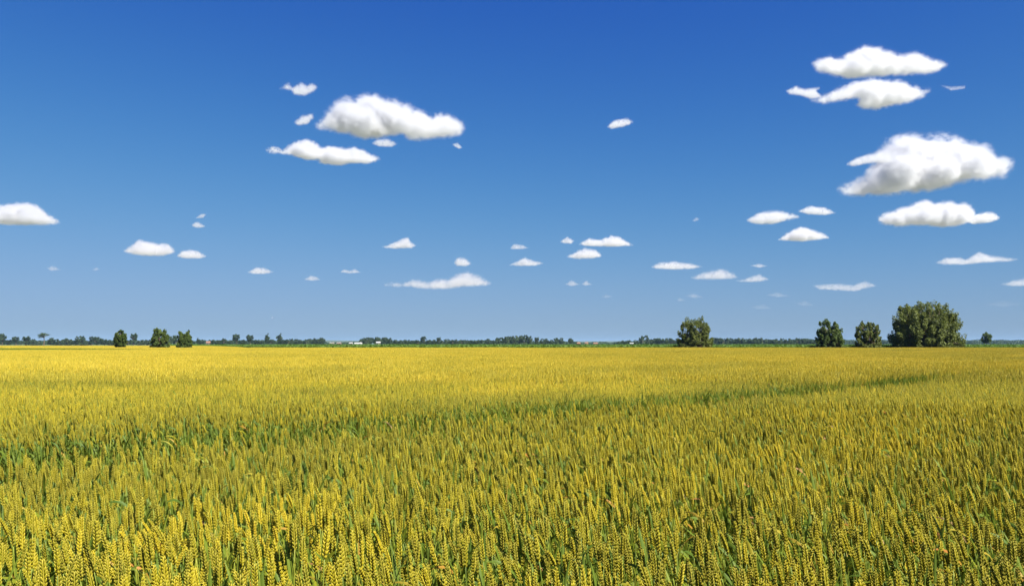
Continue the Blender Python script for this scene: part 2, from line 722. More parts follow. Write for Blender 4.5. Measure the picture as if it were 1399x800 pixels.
# far meadow beyond the crops
t = NT("far_meadow")
pos = t.world_pos()
c = t.mix(t.noise(0.006, 4, 0.6, pos), (0.07, 0.11, 0.025), (0.13, 0.14, 0.035))
m_mead = t.surface(c, 0.9, 0, 0.1)
mb = MB()
mb.face([(-2500, 230, 0.004), (2500, 230, 0.004), (2500, 2600, 0.004), (-2500, 2600, 0.004)])
tag(obj("meadow_ground", mb.mesh("meadow_ground", [m_mead])), kind="structure")

# ------------------------------------------------------------------ maize strip
t = NT("maize_leaf")
r, g, b = t.tint()
f = t.math("ADD", t.math("MULTIPLY", b, 0.7), t.math("MULTIPLY", t.noise(0.05, 3, 0.6, t.world_pos()), 0.4), clamp=True)
c = t.ramp(f, [(0.0, (0.045, 0.12, 0.008)), (0.5, (0.09, 0.185, 0.010)), (1.0, (0.16, 0.24, 0.018))])
m_maize = t.surface(c, 0.5, 0.3, 0.4)
maize_coll = bpy.data.collections.new("maize_prototypes")
for k in range(3):
    rnd = random.Random(900 + k)
    mb = MB()
    for i in range(44):
        x, y = rnd.uniform(-1, 1), rnd.uniform(-1, 1)
        h = rnd.uniform(0.85, 1.15)
        mb.tube([(x, y, 0), (x + .02, y, h * .6), (x, y, h)], [0.016, 0.013, 0.008], 3, 0, (0, .5, .2))
        for j in range(8):
            mb.add(make_leaf((x, y, h * (0.15 + 0.75 * j / 7)), rnd.uniform(0, 6.28), rnd.uniform(.4, .65), rnd.uniform(.06, .09), rnd.uniform(.9, 1.3), rnd.uniform(1.0, 2.2), (0.2, .5, rnd.random()), 4))
    o = bpy.data.objects.new(f"m{k}_maize", mb.mesh("maize", [m_maize]))
    maize_coll.objects.link(o)
pts, rots, scls, ids = [], [], [], []
for y in np.arange(136.0, 400, 2.0):
    for x in np.arange(-0.66 * y - 8, 0.66 * y + 9, 2.0):
        px = PW / 2 + x / y * FPX
        front = 136.0 + max(0.0, (470 - px)) * 0.6
        if y < front or (y > front + 44 and y < 360) or px < 215:
            continue
        if y > front + 14 and random.random() < 0.3:
            continue
        pts.append((x + random.uniform(-.2, .2), y + random.uniform(-.2, .2), 0)); rots.append((0, 0, random.uniform(0, 6.28)))
        scls.append((1.1, 1.1, 0.97 + 0.08 * fnoise(x, y, 0.05) + random.gauss(0, .04))); ids.append(random.randrange(3))
mz = instancer("maize_crop", pts, rots, scls, ids, maize_coll)
tag(mz, "bright green strip of young maize behind the golden wheat", "maize crop", kind="stuff")

# ------------------------------------------------------------------ trees


def leaf_mat(name, dark, mid, light, transl=0.4):
    t = NT(name)
    r, g, b = t.tint()
    f = t.math("ADD", t.math("MULTIPLY", r, 0.6), t.math("MULTIPLY", g, 0.4), clamp=True)
    c = t.ramp(f, [(0.0, dark), (0.5, mid), (1.0, light)])
    return t.surface(c, 0.55, transl, 0.35)


M_WILLOW = leaf_mat("willow_leaves", (0.08, 0.105, 0.02), (0.13, 0.16, 0.028), (0.18, 0.205, 0.04))
M_BROAD = leaf_mat("broad_leaves", (0.06, 0.10, 0.022), (0.10, 0.15, 0.03), (0.15, 0.195, 0.04))
M_FARLEAF = leaf_mat("distant_leaves", (0.036, 0.066, 0.026), (0.052, 0.09, 0.032), (0.08, 0.115, 0.04), 0.2)
t = NT("bark")
c = t.mix(t.noise(6.0, 4, 0.6), (0.09, 0.065, 0.045), (0.17, 0.13, 0.09))
M_BARK = t.surface(c, 0.9, 0, 0.2)


def leaf_quad(mb, p, s, rnd, tint, droop=0.0, out=None):
    n = Vector((rnd.gauss(0, 1), rnd.gauss(0, 1), rnd.gauss(0, 1) + 0.5))
    if out is not None:
        n += out * 1.0
    n.normalize()
    a = n.cross(Vector((rnd.gauss(0, 1), rnd.gauss(0, 1), rnd.gauss(0, 1) - droop))).normalized()
    b = n.cross(a)
    L, w = s, s * rnd.uniform(.42, .62)
    mb.face([p - a * L * .5, p + b * w * .5 + n * s * .08, p + a * L * .5, p - b * w * .5 + n * s * .08], 0, tint)


def plume_tree(seed, W, H, nplume, nleaf, leaf, mat, shape="dome", plen=1.0, zlow=0.05):
    """crown of many outward plumes on limbs that fan from a short trunk; returns (trunk builder, crown builder)"""
    rnd = random.Random(seed)
    crown, trunk = MB(), MB()
    rx, rz = W / 2, H
    stems = []
    ntrunk = 1 if shape in ("oval", "poplar") else 3
    forks = []
    for k in range(ntrunk):
        a = 6.28 * k / ntrunk + rnd.random()
        off = W * 0.03 * (ntrunk > 1)
        b0 = Vector((math.cos(a) * off, math.sin(a) * off, -0.05))
        f = b0 + Vector((math.cos(a) * W * .06, math.sin(a) * W * .06, H * (.28 if ntrunk == 1 else .18)))
        trunk.tube([b0, b0.lerp(f, .5) + Vector((rnd.gauss(0, .02), rnd.gauss(0, .02), 0)) * H, f], [H * .034, H * .026, H * .02], 7)
        forks.append(f)
    for k in range(nplume):
        for _ in range(60):
            # a point in the upper half ball / ellipsoid, biased to the shell
            d = Vector((rnd.gauss(0, 1), rnd.gauss(0, 1), rnd.gauss(0, 1)))
            d.normalize()
            if shape == "dome":
                az = k * 2.39996 + rnd.gauss(0, .2)
                el = math.asin(min(.97, max(0.01, 0.96 * (k + .5) / nplume + rnd.gauss(0, .03))))
                ch = math.cos(el) ** .72
                d = Vector((math.cos(az) * ch, math.sin(az) * ch, math.sin(el) * (1 - .10 * math.sin(el) ** 4)))
                c = Vector((d.x * rx, d.y * rx, zlow * H + d.z * rz * (1 - zlow)))
                rr = rnd.uniform(.62, .95) if rnd.random() < .75 else rnd.uniform(.25, .6)
                tip = Vector((c.x * rr, c.y * rr, zlow * H + (c.z - zlow * H) * rr))
            else:
                cz = H * (0.5 + zlow / 2)
                rr = rnd.uniform(.55, .9) if rnd.random() < .75 else rnd.uniform(.15, .55)
                tip = Vector((d.x * rx * rr, d.y * rx * rr, cz + d.z * rr * (H - cz)))
            if shape == "spread" and tip.z < H * .55:
                continue
            break
        fk = min(forks, key=lambda q: (q - tip).length)
        hub = fk.lerp(tip, 0.35) + Vector((rnd.gauss(0, .03), rnd.gauss(0, .03), rnd.gauss(0, .02))) * W
        trunk.tube([fk, hub, tip], [H * .013, H * .008, H * .003], 5)
        ax = (tip - Vector((0, 0, H * .15))).normalized()
        ax = (ax + Vector((0, 0, 0.65)) + Vector((rnd.gauss(0, .2), rnd.gauss(0, .2), 0))).normalized()
        pl = (W + H) * 0.5 * rnd.uniform(.09, .15) * plen
        pw = pl * rnd.uniform(.5, .75)
        s1 = ax.orthogonal().normalized()
        s2 = ax.cross(s1)
        tone = min(1, max(0, rnd.gauss(.5, .25)))
        n = int(nleaf / nplume * rnd.uniform(.7, 1.3))
        for i in range(n):
            q = Vector((rnd.gauss(0, 1), rnd.gauss(0, 1), rnd.gauss(0, 1)))
            q = q.normalized() * (rnd.random() ** 0.42)
            tp = 1 - 0.45 * max(0, q.z)
            p = tip + ax * q.z * pl + (s1 * q.x + s2 * q.y) * pw * tp
            if p.z < 0.02:
                continue
            leaf_quad(crown, p, leaf * rnd.uniform(.65, 1.3), rnd, (tone, rnd.random(), .5), .4, ((p - tip).normalized() + p.normalized() * .6).normalized())
    # settle the crown to the wanted width and height
    va = np.array(crown.v)
    wx = np.percentile(va[:, 0], 99.3) - np.percentile(va[:, 0], .7)
    wy = np.percentile(va[:, 1], 99.3) - np.percentile(va[:, 1], .7)
    cx = (np.percentile(va[:, 0], 99.3) + np.percentile(va[:, 0], .7)) / 2
    hz = np.percentile(va[:, 2], 99.8)
    sx, sy, sz = W / wx, W / wy, H / hz
    for m in (trunk, crown):
        m.v = [((x - cx) * sx, y * sy, z * sz) for x, y, z in m.v]
    return trunk, crown


def tree_thing(name, px, d, meshes, label, cat="tree", group=None, scale=(1, 1, 1), rz=0.0):
    tm, cm = meshes
    root = empty(name, (xat(px, d), d, 0), rz)
    root.scale = scale
    tag(root, label, cat, group)
    obj("trunk", tm, root)
    obj("crown", cm, root)
    return root


def tmesh(tc, mat, name):
    return tc[0].mesh(name + "_trunk", [M_BARK], True), tc[1].mesh(name + "_crown", [mat])


def wh(px_w, ytop, d):
    return px_w / pxm(d), EYE + (469.8 - ytop) / pxm(d)


D0 = 135.0
W, H = wh(83, 414.7, D0)
tree_thing("willow_tree", 1265, D0, tmesh(plume_tree(27, W, H, 520, 70000, 0.26, M_WILLOW, "dome", plen=.72, zlow=.02), M_WILLOW, "big_willow"),
           "broad dome shaped willow, the largest tree, standing at the wheat field edge")
W, H = wh(45, 433.8, D0)
tree_thing("willow_tree", 950, D0, tmesh(plume_tree(41, W, H, 150, 19000, 0.23, M_WILLOW, "dome", plen=.85, zlow=.03), M_WILLOW, "open_willow"),
           "willow with separate upright plumes and sky gaps, alone before the dark wood")
W, H = wh(36, 437.3, D0)
tree_thing("field_tree", 1134, D0, tmesh(plume_tree(47, W, H, 190, 20000, 0.25, M_BROAD, "dome", plen=.75, zlow=.02), M_BROAD, "dense_tree"),
           "dense rounded green tree between the lone willow and the thinner field tree")
W, H = wh(34, 440, D0)
tree_thing("field_tree", 1187, D0, tmesh(plume_tree(58, W, H, 130, 13500, 0.25, M_WILLOW, "dome", plen=.75, zlow=.03), M_WILLOW, "thin_tree"),
           "greyish green tree with thin crown, next to the largest willow")
d = 390
W, H = wh(13.5, 453.5, d)
tree_thing("field_tree", 1348, d, tmesh(plume_tree(61, W, H, 60, 4500, 0.5, M_BROAD, "oval", zlow=.2), M_BROAD, "little_tree"),
           "small lone round tree standing behind the maize, beyond the largest willow")
# left trees at the field edge
for px, w, yt, sd, shp, lab in ((164, 15, 451, 71, "oval", "slim egg shaped tree at the field edge, nearest the umbrella shaped tree"),
                                (218.5, 24, 449, 72, "dome", "larger and rounder of the two bushy trees standing close together at the field edge"),
                                (252, 19.5, 452.5, 73, "dome", "smaller of the two bushy trees standing close together at the field edge")):
    d = 137
    W, H = wh(w, yt, d)
    tree_thing("field_tree", px, d, tmesh(plume_tree(sd, W, H, 170, 12000, 0.25, M_BROAD, shp, plen=.7, zlow=.05), M_BROAD, "edge_tree"), lab)

# ---- distant trees: a few kinds, copied
DF = 950.0
kinds = {}
for nm, sd, W, H, npl, nl, lf, shp, zl in (
        ("round", 201, 8.0, 9.0, 40, 1700, 1.05, "oval", .1), ("roundb", 202, 8.0, 9.0, 36, 1600, 1.1, "oval", .08), ("roundc", 203, 8.0, 9.0, 44, 1800, 1.05, "dome", .03),
        ("tall", 204, 5.0, 12.0, 40, 1500, .9, "oval", .12), ("poplar", 205, 3.6, 13.0, 40, 1400, .8, "poplar", .05)):
    kinds[nm] = (W, H, tmesh(plume_tree(sd, W, H, npl, nl, lf, M_FARLEAF, shp, zlow=zl), M_FARLEAF, "distant_" + nm))


def far_tree(px, w, ytop, kind, label, group=None, d=None, name="distant_tree"):
    d = d or DF * random.uniform(.93, 1.1)
    W, H = wh(w, ytop, d)
    W0, H0, ms = kinds[kind]
    return tree_thing(name, px, d, ms, label, "tree", group, (W / W0, W / W0, H / H0), random.uniform(0, 6.28))


# umbrella-shaped tree
d = 640
W, H = wh(17, 454.3, d)
rnd = random.Random(5)
tr, cr = MB(), MB()
tr.tube([(0, 0, 0), (.1, 0, H * .35), (-.1, 0, H * .62)], [.42, .34, .28], 7)
for k in range(17):
    a, q = rnd.uniform(0, 6.28), math.sqrt(rnd.random()) * W * .40
    if k < 3:
        tip = Vector((-W * .38 + k * .5, rnd.gauss(0, .5), H * (.66 + .05 * k)))
    else:
        tip = Vector((math.cos(a) * q, math.sin(a) * q * .8, H * (.82 + .1 * rnd.random()) - .35 * abs(math.cos(a) * q) / W * H * .35))
    tr.tube([(-.1, 0, H * .62), Vector((-.1, 0, H * .62)).lerp(tip, .5) + Vector((0, 0, .2)), tip], [.2, .13, .05], 5)
    tone = rnd.random()
    for i in range(60):
        v = Vector((rnd.gauss(0, 1), rnd.gauss(0, 1), rnd.gauss(0, .6))) * W * .075
        leaf_quad(cr, tip + v, .6 * rnd.uniform(.7, 1.2), rnd, (tone, rnd.random(), .5))
tree_thing("umbrella_tree", 60, d, tmesh((tr, cr), M_FARLEAF, "umbrella"), "tall flat topped umbrella shaped tree rising above the hedgerow on a bare trunk")

special = [
    (2, 12, 455.5, "round", "tall dark tree cut by the picture edge, at the start of the hedgerow"),
    (21, 9, 459.5, "tall", "pointed dark tree, second tall one from the hedgerow's cut off end"),
    (36, 10, 459, "tall", "pointed tree with a low round bush beside it, next to the umbrella shaped tree"),
    (110, 15.5, 458.7, "roundc", "broad block shaped tree, widest between the umbrella tree and slim egg shaped tree"),
    (126, 9, 459.2, "tall", "peaked tree leaning on the broad low one, right after the block shaped tree"),
    (133.5, 13, 460, "round", "broad low tree grown into the peaked one, before the slim egg shaped tree"),
    (183, 9, 455, "tall", "narrow top heavy tree between the slim egg shaped tree and the bushy pair"),
    (233, 8, 459, "round", "small dark tree half hidden in the gap of the bushy pair, larger bush side"),
    (240, 9, 458, "roundb", "small tree half hidden in the gap of the bushy pair, smaller bush side"),
    (271, 5, 461, "poplar", "very narrow dark tree just past the smaller bushy tree"),
    (306, 9, 462, "round", "round topped tree standing out of the low hedge before the first oval tree"),
    (322.5, 9.5, 456, "tall", "dark oval tree on a short trunk, first of the four slender trees"),
    (341, 9.5, 457, "tall", "pale flat topped oval tree, second of the four slender trees"),
    (365, 7, 455, "poplar", "thinnest of the four slender trees, a poplar standing above the wood"),
    (381.5, 8, 455, "poplar", "last of the four slender trees, a poplar slightly wider than its neighbour"),
    (440, 9.5, 461, "round", "dark round tree ending the wood, before the open gap with pale farmhouses"),
    (578.5, 7.5, 459, "tall", "tallest round headed tree of the low row past the rectangular grove"),
    (599.5, 6.5, 460.5, "tall", "second tall tree of the low row past the rectangular grove"),
    (666, 8, 462.3, "round", "lone dark round tree at the near end of the big middle grove"),
    (679.5, 10.5, 461, "roundb", "round tree starting the big middle grove"),
    (733.5, 7, 460.5, "tall", "dark upright tree just beyond the big middle grove"),
    (765.5, 11.5, 461.3, "roundc", "wide sloping tree in the short row after the big middle grove"),
    (780, 7.5, 461.8, "round", "isolated round tree beside the orange roofed houses"),
    (879.5, 14, 458, "roundc", "large dark tree at the start of the long wood, before the open willow"),
    (1032, 7.5, 461, "round", "slightly taller tree rising from the long wood after the open willow"),
]
for px, w, yt, kd, lab in special:
    far_tree(px, w, yt, kd, lab)


def row(items, label, group):
    for px, w, yt in items:
        far_tree(px, w * 1.2, yt - .2, random.choice(("round", "roundb", "roundc")), label, group)


row([(11, 10, 464), (44, 9, 463), (51, 9, 465), (70, 9, 461.5), (76, 8, 463.5), (81, 9, 463), (88, 9, 463), (93, 9, 462), (101, 9, 465), (120, 8, 465), (143, 10, 463.5), (152, 10, 464)],
    "low rounded tree filling the hedgerow around the umbrella shaped tree", "low trees of the hedgerow")
row([(175, 9, 464.5), (192, 9, 464), (200, 9, 464), (207, 9, 464.5), (262, 8, 465), (275, 7, 463.5), (290.5, 9, 464), (298, 9, 464.5), (314, 8, 465), (331, 9, 464), (349, 9, 464), (356, 8, 464)],
    "low rounded tree in the thin hedge behind the bushy pair and slender trees", "low trees of the thin hedge")
row([(372, 8, 463.5), (389, 9, 463.5), (396, 9, 462.5), (404, 9, 463), (412, 9, 464), (419, 9, 463), (427, 9, 462), (434, 9, 463)],
    "rounded tree of the even wood after the four slender trees", "trees of the even wood")
row([(495, 8, 461.8), (500, 9, 460.8), (506, 9, 461), (512, 9, 460.5), (519, 9, 461), (526, 9, 460.8), (531, 8, 461.5)],
    "dark tree of the flat topped rectangular grove beside the white farmhouse", "trees of the rectangular grove")
row([(540, 9, 464), (548, 9, 464.5), (555, 9, 464), (562, 9, 465), (570, 9, 464.5), (586, 8, 464), (593, 8, 464), (606, 8, 463.5), (612, 8, 463), (619, 8, 464), (625, 8, 463.5), (631, 8, 464), (638, 8, 464), (644, 8, 464.5), (651, 8, 464.5), (657.5, 8, 464), (673, 7, 465)],
    "small round tree in the low even row between rectangular grove and middle grove", "trees of the low even row")
row([(689, 9, 460), (697, 11, 459.5), (703, 9, 459), (709, 10, 458.5), (716, 10, 457.5), (722, 8, 459)],
    "tall dark tree of the big middle grove, highest part of the treeline", "trees of the middle grove")
row([(740.5, 7, 462.5), (746, 7, 462.5), (752, 8, 464), (759, 6, 461.5)],
    "small dark tree in the short row after the middle grove", "trees of the short row")
row([(846, 8, 466), (853, 8, 465), (859, 8, 464.5), (869.5, 8, 464.5)],
    "low bushy tree beside the small white barn", "low trees by the barn")
lw = []
x = 889
while x < 1125:
    lw.append((x, 9.5, random.uniform(461.3, 463.2) if x < 1050 else random.uniform(461.6, 463.8)))
    x += random.uniform(5.5, 8)
row(lw, "rounded tree in the long even wood behind the open willow and dense field tree", "trees of the long even wood")

# ---- far-off wood that reads as one mass
mb = MB()
rnd = random.Random(77)


def wood_run(x0, x1, y0, y1, d, step):
    x = x0
    while x < x1:
        k = (x - x0) / (x1 - x0)
        yt = y0 + (y1 - y0) * k + rnd.gauss(0, .5)
        dd = d * rnd.uniform(.96, 1.05)
        W, H = wh(step * 2.3, yt, dd)
        X = xat(x, dd)
        mb.tube([(X, dd, 0), (X, dd, H * .5)], [.3, .2], 4, 1)
        for i in range(300):
            q = Vector((rnd.gauss(0, 1), rnd.gauss(0, 1), rnd.gauss(0, 1))).normalized() * (rnd.random() ** .33)
            leaf_quad(mb, Vector((X + q.x * W * .5, dd + q.y * W * .6, H * .53 + q.z * H * .47)), 1.6 * d / 1000 * rnd.uniform(.7, 1.3), rnd, (rnd.random() * .6, rnd.random(), .5))
        x += step * rnd.uniform(.6, 1.1)


wood_run(-30, 215, 465.2, 465.2, 1250, 6)
wood_run(255, 440, 465.3, 464.8, 1250, 6)
wood_run(440, 495, 467.3, 467.0, 1900, 4)
wood_run(530, 700, 465.4, 465.4, 1250, 6)
wood_run(720, 790, 465.6, 466.4, 1300, 5)
wood_run(780, 880, 467.6, 467.2, 2100, 4)
wood_run(880, 1110, 464.5, 464.5, 1250, 6)
wood_run(1095, 1240, 462.8, 464.2, 1600, 6)
wood_run(1240, 1440, 463.6, 464.4, 1900, 6)
tag(obj("far_wood", mb.mesh("far_wood", [M_FARLEAF, M_BARK])), "long low blue green wood closing the far edge of the plain", "woodland", kind="stuff")

# ------------------------------------------------------------------ houses far off


def plain(name, col, rough=0.8):
    t = NT(name)
    c = t.mix(t.noise(0.8, 4, .6), col, tuple(x * .82 for x in col))
    return t.surface(c, rough, 0, .25)


M_WHITE = plain("white_render", (.50, .49, .47))
M_CREAM = plain("cream_render", (.26, .24, .20))
M_PINK = plain("pinkish_render", (.26, .20, .17))
M_ORANGE = plain("ochre_render", (.48, .30, .15))
M_TILE = plain("red_tiles", (.24, .13, .09))
M_GREYROOF = plain("grey_roof", (.42, .42, .42))
M_GLASS = plain("dark_glass", (.03, .035, .04), .2)
M_WOOD = plain("door_wood", (.12, .07, .04))


def house(px, d, W, wallh, roofh, depth, mw, mr, label, rz=0.0, barn=False):
    root = empty("barn" if barn else "house", (xat(px, d), d, 0), rz)
    tag(root, label, "barn" if barn else "house")
    w = MB()
    w.box((-W / 2, 0, 0), (W / 2, depth, wallh))
    for x in (-W / 2, W / 2):
        p = [(x, 0, wallh + .002), (x, depth, wallh + .002), (x, depth / 2, wallh + roofh)]
        w.face(p if x > 0 else p[::-1])
    obj("wall", w.mesh("wall", [mw]), root)
    r = MB()
    o, th = .4, .14
    k = roofh / (depth / 2)
    for s in (0, 1):
        y0, y1 = (-o, depth / 2) if s == 0 else (depth + o, depth / 2)
        z0, z1 = wallh - o * k + .03, wallh + roofh + .03
        a = [(-W / 2 - o, y0, z0), (W / 2 + o, y0, z0), (W / 2 + o, y1, z1), (-W / 2 - o, y1, z1)]
        bq = [(x, y, z + th) for x, y, z in a]
        r.face(bq if s == 0 else bq[::-1]); r.face(a[::-1] if s == 0 else a)
        for i in range(4):
            j = (i + 1) % 4
            r.face([a[i], a[j], bq[j], bq[i]])
    ro = obj("roof", r.mesh("roof", [mr]), root)
    if not barn:
        c = MB()
        c.box((W * .2, depth * .55, wallh + roofh * .5), (W * .2 + .6, depth * .55 + .6, wallh + roofh + .9))
        obj("chimney", c.mesh("chimney", [mw]), ro)
    n = max(2, int(W / 3))
    for i in range(n):
        x = -W / 2 + W * (i + .5) / n
        c = MB()
        if i == n // 2:
            c.box((x - (.6 if not barn else 1.3), -.06, 0), (x + (.6 if not barn else 1.3), -.003, 2.1 if not barn else wallh * .8))
            obj("door", c.mesh("door", [M_WOOD]), root)
        else:
            c.box((x - .5, -.05, 1.0), (x + .5, -.003, 2.1))
            obj("window", c.mesh("window", [M_GLASS]), root)


house(453, 900, 4.5, 2.3, .8, 6, M_CREAM, M_CREAM, "small cream house with pale roof, the first one in the open gap of the treeline")
house(462.5, 920, 4.5, 2.3, .8, 6, M_PINK, M_PINK, "small pinkish house in the open gap between the cream house and white farmhouse")
house(479, 930, 3.5, 2.4, .8, 5, M_CREAM, M_GREYROOF, "tiny cream hut just before the long white farmhouse")
house(489, 860, 7.5, 1.9, .9, 6, M_WHITE, M_WHITE, "long bright white farmhouse at the corner of the rectangular grove")
house(517, 850, 4.0, 2.9, 1.0, 5, M_CREAM, M_GREYROOF, "pale grey house standing before the rectangular grove of dark trees", .3)
house(791, 1000, 4.0, 2.2, 1.2, 6, M_ORANGE, M_TILE, "ochre house with red roof, nearest the isolated round tree", .2)
house(801, 1040, 3.6, 2.6, 1.2, 6, M_ORANGE, M_TILE, "narrow ochre house between the two other red roofed houses", -.2)
house(814, 1000, 5.0, 2.0, 1.2, 6, M_PINK, M_TILE, "pinkish house with red roof, last of the three red roofed houses")
house(864.5, 950, 5.8, 2.1, .7, 7, M_WHITE, M_GREYROOF, "low white barn beside the bushy trees, before the long wood", barn=True)
house(284.5, 900, 4.0, 3.0, 1.4, 5, M_PINK, M_TILE, "brownish roofed house peeping from the thin hedge past the bushy pair", .4)

# ------------------------------------------------------------------ hills
t = NT("hill_cover")
m_hill = t.surface(t.mix(t.noise(.002, 4, .6, t.world_pos()), (.05, .08, .04), (.10, .12, .06)), .9, 0, .1)
mb = MB()
nx, nyy = 160, 10
for j in range(nyy + 1):
    for i in range(nx + 1):
        x = -3600 + 7200 * i / nx
        y = 5200 + 1500 * j / nyy
        prof = math.sin(math.pi * j / nyy)
        h = 12 + 20 * max(0, fnoise(x, 0, .0007, 3.1) + .25) + 6 * fnoise(x, y, .003)
        if x < -900 and x > -1700:
            h += 14
        mb.v.append((x, y, -0.5 + max(0, h) * prof)); mb.c.append((.5, .5, .5))
for j in range(nyy):
    for i in range(nx):
        a = j * (nx + 1) + i
        mb.f.append((a, a + 1, a + nx + 2, a + nx + 1)); mb.m.append(0)
tag(obj("hills", mb.mesh("hills", [m_hill], True)), kind="structure")

# ------------------------------------------------------------------ clouds


def cloud_mat(name, dens, col, size, seed, soft):
    """vapour: the density grid rises from the cloud's skin inwards and is eaten into by turbulence"""
    t = NT(name)
    g = t.n("ShaderNodeAttribute", attribute_name="density").outputs["Fac"]
    tc = t.n("ShaderNodeTexCoord").outputs["Object"]
    mp = t.n("ShaderNodeMapping")
    mp.inputs["Location"].default_value = (seed * 3.7, seed * 1.3, 0)
    mp.inputs["Scale"].default_value = (1 / size, 1 / size, 1.25 / size)
    t.l(tc, mp.inputs["Vector"])
    n1 = t.math("SUBTRACT", t.noise(3.0, 9, 0.68, mp.outputs[0]), 0.5)
    n2 = t.math("SUBTRACT", t.noise(11.0, 4, 0.6, mp.outputs[0]), 0.5)
    n = t.math("ADD", t.math("MULTIPLY", n1, 4.6), t.math("MULTIPLY", n2, 3.0))
    f = t.math("ADD", t.math("MULTIPLY", g, 1.15), n)
    f = t.math("MULTIPLY", t.math("SUBTRACT", f, 0.10), soft, clamp=True)
    f = t.math("MULTIPLY", f, t.math("MULTIPLY", g, 1.7, clamp=True))
    v = t.n("ShaderNodeVolumePrincipled")
    v.inputs["Density Attribute"].default_value = ""
    v.inputs["Color"].default_value = (*col, 1)
    v.inputs["Anisotropy"].default_value = 0.3
    t.l(t.math("MULTIPLY", f, dens), v.inputs["Density"])
    t.l(v.outputs[0], t.out.inputs["Volume"])
    return t.mat


t = NT("cloud_skin")                   # the thinnest outer film of a cloud
_tr = t.n("ShaderNodeBsdfTransparent")
_df = t.n("ShaderNodeBsdfDiffuse")
_df.inputs[0].default_value = (.9, .9, .9, 1)
_m = t.n("ShaderNodeMixShader")
_m.inputs[0].default_value = 0.002
t.l(_tr.outputs[0], _m.inputs[1]); t.l(_df.outputs[0], _m.inputs[2])
t.l(_m.outputs[0], t.out.inputs["Surface"])
M_SKIN = t.mat


def vapour(o, voxel, band, mat):
    """the body of the cloud: a density grid grown from the cloud's own outer surface"""
    g = bpy.data.node_groups.new("cloud_vapour", "GeometryNodeTree")
    g.interface.new_socket("Geometry", in_out="INPUT", socket_type="NodeSocketGeometry")
    g.interface.new_socket("Geometry", in_out="OUTPUT", socket_type="NodeSocketGeometry")
    go = g.nodes.new("NodeGroupOutput")
    oi = g.nodes.new("GeometryNodeObjectInfo")
    oi.transform_space = "ORIGINAL"
    oi.inputs["Object"].default_value = o
    mv = g.nodes.new("GeometryNodeMeshToVolume")
    mv.resolution_mode = "VOXEL_SIZE"
    mv.inputs["Density"].default_value = 1.0
    mv.inputs["Voxel Size"].default_value = voxel
    mv.inputs["Interior Band Width"].default_value = band
    sm = g.nodes.new("GeometryNodeSetMaterial")
    sm.inputs["Material"].default_value = mat
    g.links.new(oi.outputs["Geometry"], mv.inputs[0])
    g.links.new(mv.outputs[0], sm.inputs[0])
    g.links.new(sm.outputs[0], go.inputs[0])
    vd = bpy.data.volumes.new("vapour")
    vd.materials.append(mat)
    vo = obj("vapour", vd, o)
    md = vo.modifiers.new("vapour", "NODES")
    md.node_group = g
    return vo


ICO = []
import bmesh
_bm = bmesh.new()
bmesh.ops.create_icosphere(_bm, subdivisions=2, radius=1.0)
ICOV = [v.co.copy() for v in _bm.verts]
ICOF = [tuple(v.index for v in f.verts) for f in _bm.faces]
_bm.free()


def seg_dist(P, a, b):
    ab = b - a
    tt = np.clip(((P - a) @ ab) / max(ab @ ab, 1e-9), 0, 1)
    return np.linalg.norm(P - (a + tt[:, None] * ab), axis=1)


